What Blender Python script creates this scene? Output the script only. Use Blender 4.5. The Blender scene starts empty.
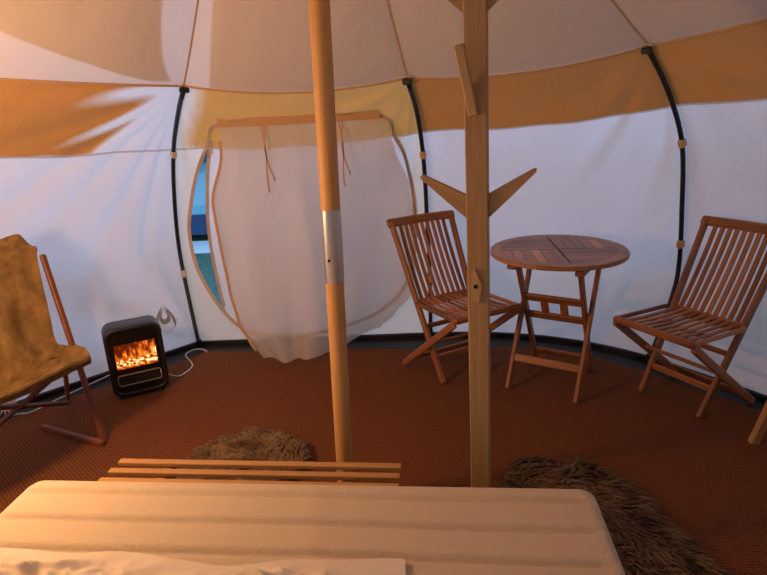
import bpy, math, random
from mathutils import Vector, Matrix, noise
random.seed(7)
SC = bpy.context.scene
COL = SC.collection
PI = math.pi
V3 = Vector

# ------------------------------------------------------------------ helpers
def sm(a, b, x):
    t = min(max((x-a)/(b-a), 0), 1)
    return t*t*(3-2*t)

def nz(x, y, z=0.0):
    return noise.noise(V3((x, y, z)))

class MB:
    """collects shapes; build() links them as ONE mesh object.  Each vertex has a
    grain coordinate gc (x along the wood) and a tone."""
    def __init__(self):
        self.v = []; self.f = []; self.gc = []; self.tone = []; self.s = []; self.m = []
    def add(self, vs, fs, gc=None, tone=.5, smooth=False, mat=0):
        o = len(self.v)
        self.v += [tuple(p) for p in vs]
        self.gc += [tuple(g) for g in gc] if gc else [tuple(p) for p in vs]
        self.tone += list(tone) if isinstance(tone, (list, tuple)) else [tone]*len(vs)
        for f in fs:
            self.f.append(tuple(i+o for i in f)); self.s.append(smooth); self.m.append(mat)
    def loft(self, rings, gcs=None, tone=.5, smooth=False, caps=True, mat=0, closed=True):
        n = len(rings[0]); vs = [p for r in rings for p in r]; fs = []
        for k in range(len(rings)-1):
            for i in range(n if closed else n-1):
                j = (i+1) % n
                fs.append((k*n+i, k*n+j, (k+1)*n+j, (k+1)*n+i))
        self.add(vs, fs, [g for r in gcs for g in r] if gcs else None, tone, smooth, mat)
        if caps and closed:
            o = len(self.v)-len(vs)
            for c in (range(n-1, -1, -1), range((len(rings)-1)*n, len(rings)*n)):
                self.f.append(tuple(i+o for i in c)); self.s.append(False); self.m.append(mat)
    def bar(self, p0, p1, w, d, side=(1, 0, 0), ch=.003, tone=None, bow=None, mat=0):
        """rectangular bar p0->p1: w along `side`, d along the third axis; optional bow vector"""
        p0 = V3(p0); p1 = V3(p1); ax = (p1-p0); L = ax.length; ax.normalize()
        s = V3(side); s = (s-ax*s.dot(ax)).normalized(); t = ax.cross(s)
        a, b = w/2, d/2; ch = min(ch, a*.6, b*.6)
        sec = [(a-ch, -b), (a, -b+ch), (a, b-ch), (a-ch, b), (-a+ch, b), (-a, b-ch), (-a, -b+ch), (-a+ch, -b)]
        small = [(x*(1-ch/a), y*(1-ch/b)) for x, y in sec]
        r0 = random.random()*50
        if tone is None: tone = random.random()
        sta = [(0, small), (ch, sec)]
        if bow is not None:
            for k in range(1, 12): sta.append((L*k/12, sec))
        sta += [(L-ch, sec), (L, small)]
        rings = []; gcs = []
        for l, q in sta:
            c = p0+ax*l
            if bow is not None: c = c+V3(bow)*(4*(l/L)*(1-l/L))
            rings.append([c+s*x+t*y for x, y in q]); gcs.append([(l+r0, x+r0*.37, y) for x, y in q])
        self.loft(rings, gcs, tone, False, True, mat)
    def box(self, c, dim, rz=0, ch=.003, tone=None, mat=0):
        x = V3((math.cos(rz), math.sin(rz), 0)); c = V3(c)
        self.bar(c-x*dim[0]/2, c+x*dim[0]/2, dim[1], dim[2], (-math.sin(rz), math.cos(rz), 0), ch, tone, None, mat)
    def tube(self, pts, r, n=10, tone=None, mat=0, flat=None):
        pts = [V3(p) for p in pts]; N = len(pts)
        rr = r if isinstance(r, (list, tuple)) else [r]*N
        if tone is None: tone = random.random()
        r0 = random.random()*50; L = 0; rings = []; gcs = []
        d0 = (pts[1]-pts[0]).normalized()
        up = V3((0, 0, 1)) if abs(d0.z) < .9 else V3((1, 0, 0))
        s = d0.cross(up).normalized()
        for i, p in enumerate(pts):
            d = (pts[min(i+1, N-1)]-pts[max(i-1, 0)]).normalized()
            s = (s-d*s.dot(d)).normalized(); t = d.cross(s)
            if i: L += (p-pts[i-1]).length
            rings.append([p+(s*math.cos(2*PI*k/n)+t*math.sin(2*PI*k/n))*rr[i] for k in range(n)])
            gcs.append([(L+r0, rr[i]*math.cos(2*PI*k/n)+r0*.3, rr[i]*math.sin(2*PI*k/n)) for k in range(n)])
        self.loft(rings, gcs, tone, True, True, mat)
    def ribbon(self, pts, w, side, th=.002, tone=.5, mat=0):
        for a, b in zip(pts[:-1], pts[1:]): self.bar(a, b, w, th, side, .0005, tone, None, mat)
    def prism(self, poly, z0, z1, tone=None, mat=0, gdir=0.0, fn=None):
        n = len(poly); 
        if tone is None: tone = random.random()
        r0 = random.random()*50; c, s = math.cos(gdir), math.sin(gdir)
        P = fn if fn else (lambda x, y, z: (x, y, z))
        rings = [[P(x, y, z) for x, y in poly] for z in (z0, z1)]
        gcs = [[(x*c+y*s+r0, -x*s+y*c+r0*.3, z) for x, y in poly] for z in (z0, z1)]
        self.loft(rings, gcs, tone, False, True, mat)
    def grid(self, fn, nu, nv, gc=None, tone=None, smooth=True, mat=0, wrap=False, flip=False):
        vs = []; g = []; tn = []
        for i in range(nu+1):
            for j in range(nv+1):
                u, v = i/nu, j/nv
                vs.append(fn(u, v)); g.append(gc(u, v) if gc else (u, v, 0)); tn.append(tone(u, v) if tone else .5)
        fs = []
        for i in range(nu):
            for j in range(nv):
                q = (i*(nv+1)+j, (i+1)*(nv+1)+j, (i+1)*(nv+1)+j+1, i*(nv+1)+j+1)
                fs.append(q[::-1] if flip else q)
        self.add(vs, fs, g, tn, smooth, mat)
    def build(self, name, mats, parent=None, origin=None):
        me = bpy.data.meshes.new(name)
        o0 = V3(origin) if origin is not None else V3((0, 0, 0))
        me.from_pydata([tuple(V3(p)-o0) for p in self.v], [], self.f)
        if not isinstance(mats, (list, tuple)): mats = [mats]
        for m in mats: me.materials.append(m)
        me.polygons.foreach_set('use_smooth', self.s); me.polygons.foreach_set('material_index', self.m)
        a = me.attributes.new('gc', 'FLOAT_VECTOR', 'POINT'); a.data.foreach_set('vector', [c for g in self.gc for c in g])
        a = me.attributes.new('tone', 'FLOAT', 'POINT'); a.data.foreach_set('value', [float(t) for t in self.tone])
        me.update()
        import bmesh
        if not getattr(self, 'open', False):
            bm = bmesh.new(); bm.from_mesh(me); bmesh.ops.recalc_face_normals(bm, faces=bm.faces); bm.to_mesh(me); bm.free()
        o = bpy.data.objects.new(name, me); COL.objects.link(o); o.location = o0
        if parent: o.parent = parent
        return o

def tag(o, label=None, cat=None, group=None, kind=None):
    if label: o['label'] = label
    if cat: o['category'] = cat
    if group: o['group'] = group
    if kind: o['kind'] = kind
    return o
def thing(name, label, cat, loc=(0, 0, 0), rz=0, group=None):
    o = bpy.data.objects.new(name, None); COL.objects.link(o); o.empty_display_size = .1
    o.location = loc; o.rotation_euler = (0, 0, rz)
    return tag(o, label, cat, group)
def dup(root, loc, rz, label, kids):
    r = root.copy(); COL.objects.link(r); r.location = loc; r.rotation_euler = (0, 0, rz); r['label'] = label
    for ch in kids:
        c = ch.copy(); COL.objects.link(c); c.parent = r
    return r

# ------------------------------------------------------------------ materials
class NT:
    def __init__(self, name):
        self.mat = bpy.data.materials.new(name); self.mat.use_nodes = True
        self.t = self.mat.node_tree; self.t.nodes.clear()
        self.out = self.n('ShaderNodeOutputMaterial')
    def n(self, typ, **kw):
        x = self.t.nodes.new(typ)
        for k, v in kw.items():
            if k.startswith('i_'):
                key = k[2:]; key = int(key) if key.isdigit() else key.replace('_', ' ')
                x.inputs[key].default_value = v
            else: setattr(x, k, v)
        return x
    def l(self, a, b): self.t.links.new(a, b)
    def attr(self, nm): return self.n('ShaderNodeAttribute', attribute_name=nm)
    def noise(self, vec, scale, detail=3, rough=.5, mult=None):
        if mult:
            m = self.n('ShaderNodeVectorMath', operation='MULTIPLY'); m.inputs[1].default_value = mult
            self.l(vec, m.inputs[0]); vec = m.outputs[0]
        x = self.n('ShaderNodeTexNoise'); x.inputs['Scale'].default_value = scale
        x.inputs['Detail'].default_value = detail; x.inputs['Roughness'].default_value = rough
        self.l(vec, x.inputs['Vector']); return x.outputs['Fac']
    def ramp(self, fac, stops):
        r = self.n('ShaderNodeValToRGB'); e = r.color_ramp.elements
        while len(e) < len(stops): e.new(.5)
        for k, (p, c) in enumerate(stops):
            e[k].position = p; e[k].color = (*c, 1)
        self.l(fac, r.inputs[0]); return r.outputs[0]
    def mix(self, fac, a, b, bt='MIX'):
        m = self.n('ShaderNodeMix', data_type='RGBA', blend_type=bt)
        for s, x in ((m.inputs[0], fac), (m.inputs[6], a), (m.inputs[7], b)):
            if hasattr(x, 'is_linked'): self.l(x, s)
            else: s.default_value = x if isinstance(x, (int, float)) else (*x, 1)
        return m.outputs[2]
    def math(self, op, a, b=0.0):
        m = self.n('ShaderNodeMath', operation=op)
        for s, x in ((m.inputs[0], a), (m.inputs[1], b)):
            if hasattr(x, 'is_linked'): self.l(x, s)
            else: s.default_value = x
        return m.outputs[0]
    def bump(self, h, strength=.3, dist=.01):
        b = self.n('ShaderNodeBump'); b.inputs['Strength'].default_value = strength; b.inputs['Distance'].default_value = dist
        self.l(h, b.inputs['Height']); return b.outputs[0]
    def pbr(self, col, rough=.6, metal=0, bump=None, spec=.5):
        p = self.n('ShaderNodeBsdfPrincipled')
        if hasattr(col, 'is_linked'): self.l(col, p.inputs['Base Color'])
        else: p.inputs['Base Color'].default_value = (*col, 1)
        p.inputs['Roughness'].default_value = rough; p.inputs['Metallic'].default_value = metal
        p.inputs['Specular IOR Level'].default_value = spec
        if bump: self.l(bump, p.inputs['Normal'])
        self.l(p.outputs[0], self.out.inputs[0]); return self.mat

def wood(name, dark, light, rough=.5, spec=.4):
    N = NT(name); g = N.attr('gc').outputs['Vector']; t = N.attr('tone').outputs['Fac']
    n1 = N.noise(g, 1, 4, .6, (3.0, 60, 60)); n2 = N.noise(g, 1, 2, .5, (9, 260, 260))
    f = N.math('ADD', N.math('MULTIPLY', n1, .55), N.math('ADD', N.math('MULTIPLY', n2, .25), N.math('MULTIPLY', t, .35)))
    c = N.ramp(f, [(.28, dark), (.85, light)])
    return N.pbr(c, rough, 0, N.bump(n2, .12, .002), spec)
def plain(name, col, rough=.6, metal=0, spec=.5): return NT(name).pbr(col, rough, metal, None, spec)

def canvas(name, low, band, tl, tb, weave=1.0, line=(.35, .25, .15), lineon=.0035):
    """tent cloth: diffuse + translucent; tone>0 marks the doubled upper band"""
    N = NT(name); t = N.attr('tone').outputs['Fac']; g = N.attr('gc').outputs['Vector']
    mr = N.n('ShaderNodeMapRange'); mr.inputs[1].default_value = 0; mr.inputs[2].default_value = .004; N.l(t, mr.inputs[0]); isb = mr.outputs[0]
    t = N.attr('gc').outputs['Vector']; sz = N.n('ShaderNodeSeparateXYZ'); N.l(t, sz.inputs[0]); t = sz.outputs[2]
    col = N.mix(isb, low, band)
    mott = N.noise(g, 3.5, 4, .6); col = N.mix(N.math('MULTIPLY', mott, .16), col, (.62, .55, .47))
    ln = N.math('LESS_THAN', N.math('ABSOLUTE', t), lineon)
    col = N.mix(N.math('MULTIPLY', ln, .6), col, line)
    fac = N.math('ADD', N.math('MULTIPLY', isb, tb-tl), tl)
    h = N.math('ADD', N.noise(g, 9, 4, .6), N.math('MULTIPLY', N.noise(g, 700, 1), .12))
    b = N.bump(h, .6*weave, .02)
    d = N.n('ShaderNodeBsdfDiffuse'); r = N.n('ShaderNodeBsdfTranslucent')
    for s in (d, r): N.l(col, s.inputs['Color']); N.l(b, s.inputs['Normal'])
    m = N.n('ShaderNodeMixShader'); N.l(fac, m.inputs[0]); N.l(d.outputs[0], m.inputs[1]); N.l(r.outputs[0], m.inputs[2])
    N.l(m.outputs[0], N.out.inputs[0]); return N.mat

WALLCLOTH = canvas('wall_canvas', (.80, .77, .75), (.70, .36, .09), .36, .07)
FRONTGLOW = canvas('front_glow_canvas', (.84, .80, .68), (.80, .47, .11), .38, .20)  # front copy of the wall cloth, yellow outside light put into its colours
ROOFCLOTH = canvas('roof_canvas', (.76, .67, .57), (.76, .67, .57), .22, .22, .45)
COVER = canvas('cover_canvas', (.70, .62, .52), (.70, .62, .52), .30, .30, .8)
DOORCLOTH = canvas('door_canvas', (.82, .79, .76), (.80, .47, .11), .38, .18)  # band repeats the yellow light painted into the front cloth
TEAK = wood('teak', (.11, .038, .012), (.50, .215, .08), .45, .45)
TABLETEAK = wood('table_teak', (.085, .030, .012), (.62, .30, .14), .4, .5)
PINE = wood('pole_pine', (.44, .23, .075), (.72, .46, .19), .5, .4)
STANDPINE = wood('stand_pine', (.27, .17, .075), (.50, .36, .18), .5, .4)
BENCHPINE = wood('bench_pine', (.30, .165, .065), (.52, .31, .13), .55, .3)
DARKWOOD = wood('sling_wood', (.08, .025, .012), (.25, .085, .035), .45, .4)
BLACKPOLE = plain('black_pole', (.008, .008, .009), .4)
BLACKSHEET = plain('groundsheet', (.008, .008, .009), .55)
TANWEB = plain('tan_webbing', (.58, .37, .19), .85)
PALEWEB = plain('pale_webbing', (.62, .55, .44), .85)
WHITEPL = plain('white_plastic', (.72, .70, .66), .45)
HEATBLK = plain('heater_black', (.012, .012, .014), .38)
HEATFACE = plain('heater_face', (.006, .006, .007), .22)
SILVER = plain('silver_trim', (.45, .43, .40), .3, .9)
STEEL = plain('steel_sleeve', (.62, .58, .50), .28, 1.0)
SCREW = plain('dark_screw', (.02, .015, .012), .4, .6)
LOGOGREY = plain('logo_grey', (.30, .30, .31), .8)
ZIPTAPE = plain('zip_tape', (.60, .46, .32), .85)
CAREMAT = plain('rubber', (.02, .02, .02), .8)

def m_carpet():
    N = NT('coir'); g = N.attr('gc').outputs['Vector']
    big = N.noise(g, 2.2, 4, .6); fine = N.noise(g, 160, 2, .6); 
    w = N.n('ShaderNodeTexWave', wave_type='BANDS', bands_direction='DIAGONAL'); N.l(g, w.inputs['Vector']); w.inputs['Scale'].default_value = 30; w.inputs['Distortion'].default_value = 2.5; w.inputs['Detail'].default_value = 2
    w2 = N.n('ShaderNodeTexWave', wave_type='BANDS', bands_direction='Y'); N.l(g, w2.inputs['Vector']); w2.inputs['Scale'].default_value = 26; w2.inputs['Distortion'].default_value = 2.0; w2.inputs['Detail'].default_value = 2
    f = N.math('ADD', N.math('MULTIPLY', fine, .5), N.math('ADD', N.math('MULTIPLY', w.outputs['Fac'], .22), N.math('MULTIPLY', w2.outputs['Fac'], .22)))
    c = N.ramp(f, [(.25, (.075, .025, .010)), (.75, (.33, .130, .052))])
    c = N.mix(N.math('MULTIPLY', big, .35), c, (.13, .045, .018))
    return N.pbr(c, .95, 0, N.bump(f, .8, .012), .1)
COIR = m_carpet()

def m_cloth(name, c0, c1, scale=30, rough=.9, bs=.3, dist=.01, trans=0.0):
    N = NT(name); g = N.attr('gc').outputs['Vector']
    n = N.noise(g, scale, 4, .6); c = N.ramp(n, [(.3, c0), (.7, c1)])
    return N.pbr(c, rough, 0, N.bump(N.math('ADD', n, N.math('MULTIPLY', N.noise(g, 500, 1), .3)), bs, dist), .2)
SUEDE = m_cloth('khaki_suede', (.10, .066, .030), (.29, .19, .085), 12, .9, .35, .012)
def m_mattress():
    N = NT('mattress_ticking'); g = N.attr('gc').outputs['Vector']
    w = N.n('ShaderNodeTexVoronoi'); w.inputs['Scale'].default_value = 95; N.l(g, w.inputs['Vector'])
    st = N.noise(g, 5, 3)
    c = N.mix(N.math('MULTIPLY', st, .25), (.61, .54, .45), (.50, .43, .34))
    return N.pbr(c, .85, 0, N.bump(w.outputs['Distance'], .25, .004), .2)
TICKING = m_mattress()
SHEET = m_cloth('thin_sheet', (.76, .70, .62), (.84, .80, .74), 8, .35, .45, .02)
def m_fur(name, c0, c1):
    N = NT(name); t = N.attr('tone').outputs['Fac']
    c = N.ramp(t, [(0, c0), (1, c1)]); return N.pbr(c, .75, 0, None, .25)
FURDARK = m_fur('dark_fur', (.024, .014, .008), (.25, .155, .085))
FURLIGHT = m_fur('brown_fur', (.06, .036, .018), (.32, .21, .12))

def m_flame():
    N = NT('flame_screen'); g = N.attr('gc').outputs['Vector']   # x 0..1 across, y 0..1 up
    sx = N.n('ShaderNodeSeparateXYZ'); N.l(g, sx.inputs[0]); x, y = sx.outputs[0], sx.outputs[1]
    coals = N.noise(g, 1, 3, .6, (11, 9, 1))
    tong = N.noise(g, 1, 2, .5, (9, 2.6, 1))
    # glowing bed of coals in the lower 45 %
    bed = N.math('MULTIPLY', N.math('SUBTRACT', coals, .38), 4.0)
    lo = N.n('ShaderNodeMapRange'); lo.inputs[1].default_value = .52; lo.inputs[2].default_value = .30; N.l(y, lo.inputs[0])
    edge = N.n('ShaderNodeMapRange'); edge.inputs[1].default_value = 0; edge.inputs[2].default_value = .14; N.l(y, edge.inputs[0])
    bed = N.math('MULTIPLY', N.math('MULTIPLY', bed, lo.outputs[0]), N.math('ADD', .35, edge.outputs[0]))
    # flame tongues above, stronger to the right
    hgt = N.math('SUBTRACT', N.math('ADD', N.math('MULTIPLY', tong, 1.9), N.math('MULTIPLY', x, .35)), N.math('MULTIPLY', y, .85))
    fl = N.math('MULTIPLY', N.math('SUBTRACT', hgt, .38), 1.25)
    up = N.n('ShaderNodeMapRange'); up.inputs[1].default_value = .30; up.inputs[2].default_value = .45; N.l(y, up.inputs[0])
    fl = N.math('MULTIPLY', fl, up.outputs[0])
    f = N.math('MAXIMUM', N.math('MAXIMUM', bed, fl), .0)
    c = N.ramp(f, [(0, (.10, .012, .002)), (.3, (.50, .07, .006)), (.6, (1, .27, .02)), (.85, (1, .62, .16)), (1, (1, .9, .6))])
    e = N.n('ShaderNodeEmission'); N.l(c, e.inputs[0]); e.inputs[1].default_value = 1.25
    N.l(e.outputs[0], N.out.inputs[0]); return N.mat
FLAME = m_flame()
def m_screen():
    N = NT('sheer_mesh'); g = N.attr('gc').outputs['Vector']
    b = N.bump(N.noise(g, 3, 2, .5, (2.0, .7, 1)), .55, .06); col = N.mix(N.math('MULTIPLY', N.noise(g, 2.5, 3), .3), (.80, .72, .62), (.66, .57, .47))
    d = N.n('ShaderNodeBsdfDiffuse'); r = N.n('ShaderNodeBsdfTranslucent'); t = N.n('ShaderNodeBsdfTransparent')
    for s in (d, r): N.l(col, s.inputs['Color']); N.l(b, s.inputs['Normal'])
    m = N.n('ShaderNodeMixShader'); m.inputs[0].default_value = .42; N.l(d.outputs[0], m.inputs[1]); N.l(r.outputs[0], m.inputs[2])
    m2 = N.n('ShaderNodeMixShader'); m2.inputs[0].default_value = .24; N.l(m.outputs[0], m2.inputs[1]); N.l(t.outputs[0], m2.inputs[2])
    N.l(m2.outputs[0], N.out.inputs[0]); return N.mat
MESHCLOTH = m_screen()
def m_grass():
    N = NT('grass'); g = N.attr('gc').outputs['Vector']
    c = N.ramp(N.noise(g, 18, 5, .7), [(.3, (.015, .07, .05)), (.7, (.04, .16, .12))]); return N.pbr(c, .95, 0, N.bump(N.noise(g, 40, 3), .5, .05))
GRASS = m_grass()
# ------------------------------------------------------------------ tent shell
CX, CY = -0.2, 2.0            # centre pole
APEX = 3.0
GEN = [(0, 1.0), (.14, 1.04), (.385, 1.08), (.59, 1.043), (.787, .957), (.925, .832), (1, .735)]
def gen(R): return [(v, r*R) for v, r in GEN]
HOOPS = [  # angle, eave height, radius profile over v = z/eave, band height v
    (121.2, 1.69, [(0, 2.14), (.142, 2.225), (.385, 2.313), (.594, 2.231), (.789, 2.048), (.926, 1.78), (1, 1.573)], .79),
    (73.9, 1.677, [(0, 1.86), (.18, 1.875), (.36, 1.865), (.508, 1.826), (.605, 1.811), (.755, 1.749), (.895, 1.607), (1, 1.378)], .82),
    (34.6, 1.761, [(0, 2.17), (.17, 2.33), (.295, 2.40), (.54, 2.36), (.697, 2.31), (.789, 2.23), (.907, 2.06), (1, 1.875)], .835),
    (-14, 1.90, gen(2.85), .84), (-52, 1.80, gen(3.3), .8), (-90, 1.80, gen(3.5), .8), (-128, 1.80, gen(3.4), .8), (166, 1.77, gen(2.45), .80)]
def prof(pts, v):
    v = min(max(v, 0), 1); n = len(pts)
    for i in range(n-1):
        if v <= pts[i+1][0] or i == n-2: break
    x0, y0 = pts[i]; x1, y1 = pts[i+1]
    def sl(k):
        if k <= 0: a, b = 0, 1
        elif k >= n-1: a, b = n-2, n-1
        else: a, b = k-1, k+1
        return (pts[b][1]-pts[a][1])/(pts[b][0]-pts[a][0])
    h = x1-x0; t = (v-x0)/h; m0 = sl(i)*h; m1 = sl(i+1)*h
    return (2*t**3-3*t*t+1)*y0+(t**3-2*t*t+t)*m0+(-2*t**3+3*t*t)*y1+(t**3-t*t)*m1
def hoop(i, v, inset=0.0):
    a, ze, p, _ = HOOPS[i]; r = prof(p, v)-inset; a = math.radians(a)
    return V3((CX+r*math.cos(a), CY+r*math.sin(a), ze*v))
PANELS = {  # side: hoop a, hoop b, bow at the foot, sag at the eave
    'front': (0, 1, .0, .055), 'right': (1, 2, .16, .05), 'far_right': (2, 3, .10, .02), 'near_right': (3, 4, .1, .03),
    'rear': (4, 5, .1, .03), 'near_left': (5, 6, .1, .03), 'far_left': (6, 7, .1, .03), 'left': (0, 7, .0, .012)}
def outward(i, j):
    a, b = hoop(i, .3), hoop(j, .3)
    return V3(((a.x+b.x)/2-CX, (a.y+b.y)/2-CY, 0)).normalized()
def crease(side, u, v):
    """wrinkles pulled into the cloth by the hoop ends"""
    e = sm(0, .06, u)*sm(0, .06, 1-u)*sm(0, .05, v)*sm(0, .03, 1-v)
    d = .010*nz(u*3+7, v*2.5, len(side))+.004*nz(u*9, v*7, len(side))
    if side == 'left':
        x, y = u*1.75, (1-v)*1.7
        r = math.hypot(x, y); ph = math.atan2(y, x+.02)
        w = .5+.5*math.sin(ph*24+2.6*nz(ph*3, r*1.3, 3)+1.0)
        d += .055*(w*w-.4)*sm(.03, .40, r)*(1-sm(.75, 1.6, r))*(.55+.6*nz(ph*4+3, r*.8, 9))
        x, y = u*1.75, v*1.7; r = math.hypot(x, y); ph = math.atan2(y, x)
        d += .022*math.sin(ph*9+2*nz(ph*2, r, 5))*sm(.05, .4, r)*(1-sm(.9, 1.6, r))
    elif side == 'front':
        for uu, k in ((u, 1), (1-u, 2)):
            x, y = uu*1.6, (1-v)*1.7; r = math.hypot(x, y); ph = math.atan2(y, x+.02)
            d += .020*math.sin(ph*14+2*nz(ph*3, r, k))*sm(.03, .3, r)*(1-sm(.4, .9, r))
    else:
        for uu, k in ((u, 1), (1-u, 2)):
            x, y = uu*1.8, (1-v)*1.7; r = math.hypot(x, y); ph = math.atan2(y, x+.02)
            d += .018*math.sin(ph*12+2*nz(ph*3, r, k+4))*sm(.05, .4, r)*(1-sm(.5, 1.2, r))
    return d*e
def surf(side, u, v, off=0.0, wr=True):
    i, j, bow, sag = PANELS[side]
    a, b = hoop(i, v), hoop(j, v); q = 4*u*(1-u); n = outward(i, j)
    p = a.lerp(b, u)+n*(bow*q*(1-v)+off+(crease(side, u, v) if wr else 0))
    p.z -= sag*q*max(0, (v-.4)/.6)**1.5
    return p
def band0(side, u, v):
    i, j = PANELS[side][:2]
    return v-(HOOPS[i][3]*(1-u)+HOOPS[j][3]*u)-.012*nz(u*4, len(side))
def band(side, u, v):     # > 0 where the cloth is doubled; single again in a wedge beside the doorway hoop
    b = band0(side, u, v)
    if side == 'left':
        x, y = u*1.75, (1-v)*1.7; ph = math.atan2(y, x+.02); r = math.hypot(x, y)
        b = min(b, .014*(r-.20-.50*sm(.25, .85, ph)+.24*math.sin(ph*24+2.6*nz(ph*3, r*1.3, 3)+1.0)*sm(.05, .4, r)))  # streaks along the creases paint lamp-lit folds into the band colour
    elif side == 'front': b = min(b, .05*(u-.035+.05*(1-v)+.03*nz(v*9, 2)))
    return b
def panel_len(side):
    i, j = PANELS[side][:2]; return (hoop(i, .2)-hoop(j, .2)).length

def wall(side):
    L = panel_len(side); m = MB(); m.open = True
    fine = side in ('left', 'right', 'far_right')
    m.grid(lambda u, v: surf(side, u, v), 110 if fine else 30, 100 if fine else 30,
           lambda u, v: (u*L+9*len(side), v*1.7, band0(side, u, v)), lambda u, v: band(side, u, v))
    return tag(m.build('wall_'+side, WALLCLOTH), kind='structure')
W = {s: wall(s) for s in PANELS if s != 'front'}

# front panel: cloth around the egg-shaped doorway
OUT = [(.183, .886), (.143, .812), (.096, .675), (.066, .531), (.058, .447), (.067, .321), (.098, .218), (.135, .144), (.194, .072),
       (.279, .035), (.441, .027), (.604, .053), (.79, .118), (.897, .225), (.936, .366), (.949, .53), (.933, .686), (.897, .802), (.836, .895), (.501, .908)]
def closed_curve(pts, n):
    r = []; N = len(pts)
    for k in range(n):
        t = k/n*N; i = int(t); f = t-i; p = [pts[(i+d) % N] for d in (-1, 0, 1, 2)]
        r.append(tuple(.5*((2*p[1][c])+(-p[0][c]+p[2][c])*f+(2*p[0][c]-5*p[1][c]+4*p[2][c]-p[3][c])*f*f+(-p[0][c]+3*p[1][c]-3*p[2][c]+p[3][c])*f**3) for c in (0, 1)))
    return r
NO = 200
outl = closed_curve(OUT, NO)
c0 = (.5, .47)
outer = []
for (u, v) in outl:
    du, dv = u-c0[0], v-c0[1]
    k = min([(1-c0[0])/du if du > 0 else -c0[0]/du if du < 0 else 1e9, (1-c0[1])/dv if dv > 0 else -c0[1]/dv if dv < 0 else 1e9])
    outer.append((c0[0]+du*k, c0[1]+dv*k))
for cu in ((0, 0), (0, 1), (1, 0), (1, 1)):
    b = min(range(NO), key=lambda k: (outer[k][0]-cu[0])**2+(outer[k][1]-cu[1])**2); outer[b] = cu
m = MB(); m.open = True
LF = panel_len('front'); NR = 26
def front_pt(k, r):
    a, b = outl[k % NO], outer[k % NO]; return (a[0]+(b[0]-a[0])*r, a[1]+(b[1]-a[1])*r)
m.grid(lambda a, r: surf('front', *front_pt(round(a*NO), r)), NO, NR,
       lambda a, r: (front_pt(round(a*NO), r)[0]*LF, front_pt(round(a*NO), r)[1]*1.7, band0('front', *front_pt(round(a*NO), r))), lambda a, r: band('front', *front_pt(round(a*NO), r)))
wf = tag(m.build('wall_front', FRONTGLOW), kind='structure')
W['front'] = wf
# zip tape round the doorway
m = MB()
def tape_ring(k, w):
    (u, v), (u2, v2) = outl[k % NO], outer[k % NO]
    d = math.hypot((u2-u)*1.63, (v2-v)*1.69) or 1
    return (u+(u2-u)*w/d, v+(v2-v)*w/d)
for k in range(NO):
    ws = (-.008, .016)
    q = [surf('front', *tape_ring(kk, w_), off=o_) for o_ in (-.008, -.003) for kk, w_ in ((k, ws[0]), (k, ws[1]), (k+1, ws[1]), (k+1, ws[0]))]
    m.add(q, [(0, 1, 2, 3), (4, 7, 6, 5), (0, 3, 7, 4), (1, 5, 6, 2), (0, 4, 5, 1), (3, 2, 6, 7)])
zt = m.build('zip_tape', ZIPTAPE, wf)

# outer canvas door, unzipped and pulled away from its left edge
DL = [(.150, .84), (.144, .801), (.137, .675), (.130, .53), (.131, .382), (.138, .157), (.155, .115)]
def door_left(v):
    for (u0, v0), (u1, v1) in zip(DL[:-1], DL[1:]):
        if v1 <= v <= v0: return u0+(u1-u0)*(v-v0)/(v1-v0)
    return None
def door_rows(v):
    xs = []
    for k in range(NO):
        (u0, v0), (u1, v1) = outl[k], outl[(k+1) % NO]
        if (v0-v)*(v1-v) <= 0 and v0 != v1: xs.append(u0+(u1-u0)*(v-v0)/(v1-v0))
    lo, hi = (min(xs), max(xs)) if xs else (.4, .5)
    dl = door_left(v)
    return (max(lo, dl) if dl else lo)-(0 if dl else .004), hi+.006
m = MB(); m.open = True
def door_uv(a, b):
    v = .034+(.902-.034)*b; lo, hi = door_rows(v); return lo+(hi-lo)*a, v
m.grid(lambda a, b: surf('front', *door_uv(a, b), off=.006), 60, 80, lambda a, b: (door_uv(a, b)[0]*LF, b*1.5, band0('front', *door_uv(a, b))), lambda a, b: band('front', *door_uv(a, b)))
dr = tag(m.build('door_1', DOORCLOTH), kind='structure')
m = MB()
ed = [surf('front', door_left(.15+.68*k/20)+.006, .15+.68*k/20, off=-.006) for k in range(21)]
m.ribbon(ed, .020, (1, .15, 0), .004)
m.build('zip_edge', ZIPTAPE, dr)
m = MB(); q = surf('front', .158, .795, off=-.014); m.bar(q+V3((0, 0, .03)), q-V3((0, 0, .03)), .014, .012); m.build('zip_pull', PALEWEB, dr)

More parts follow.
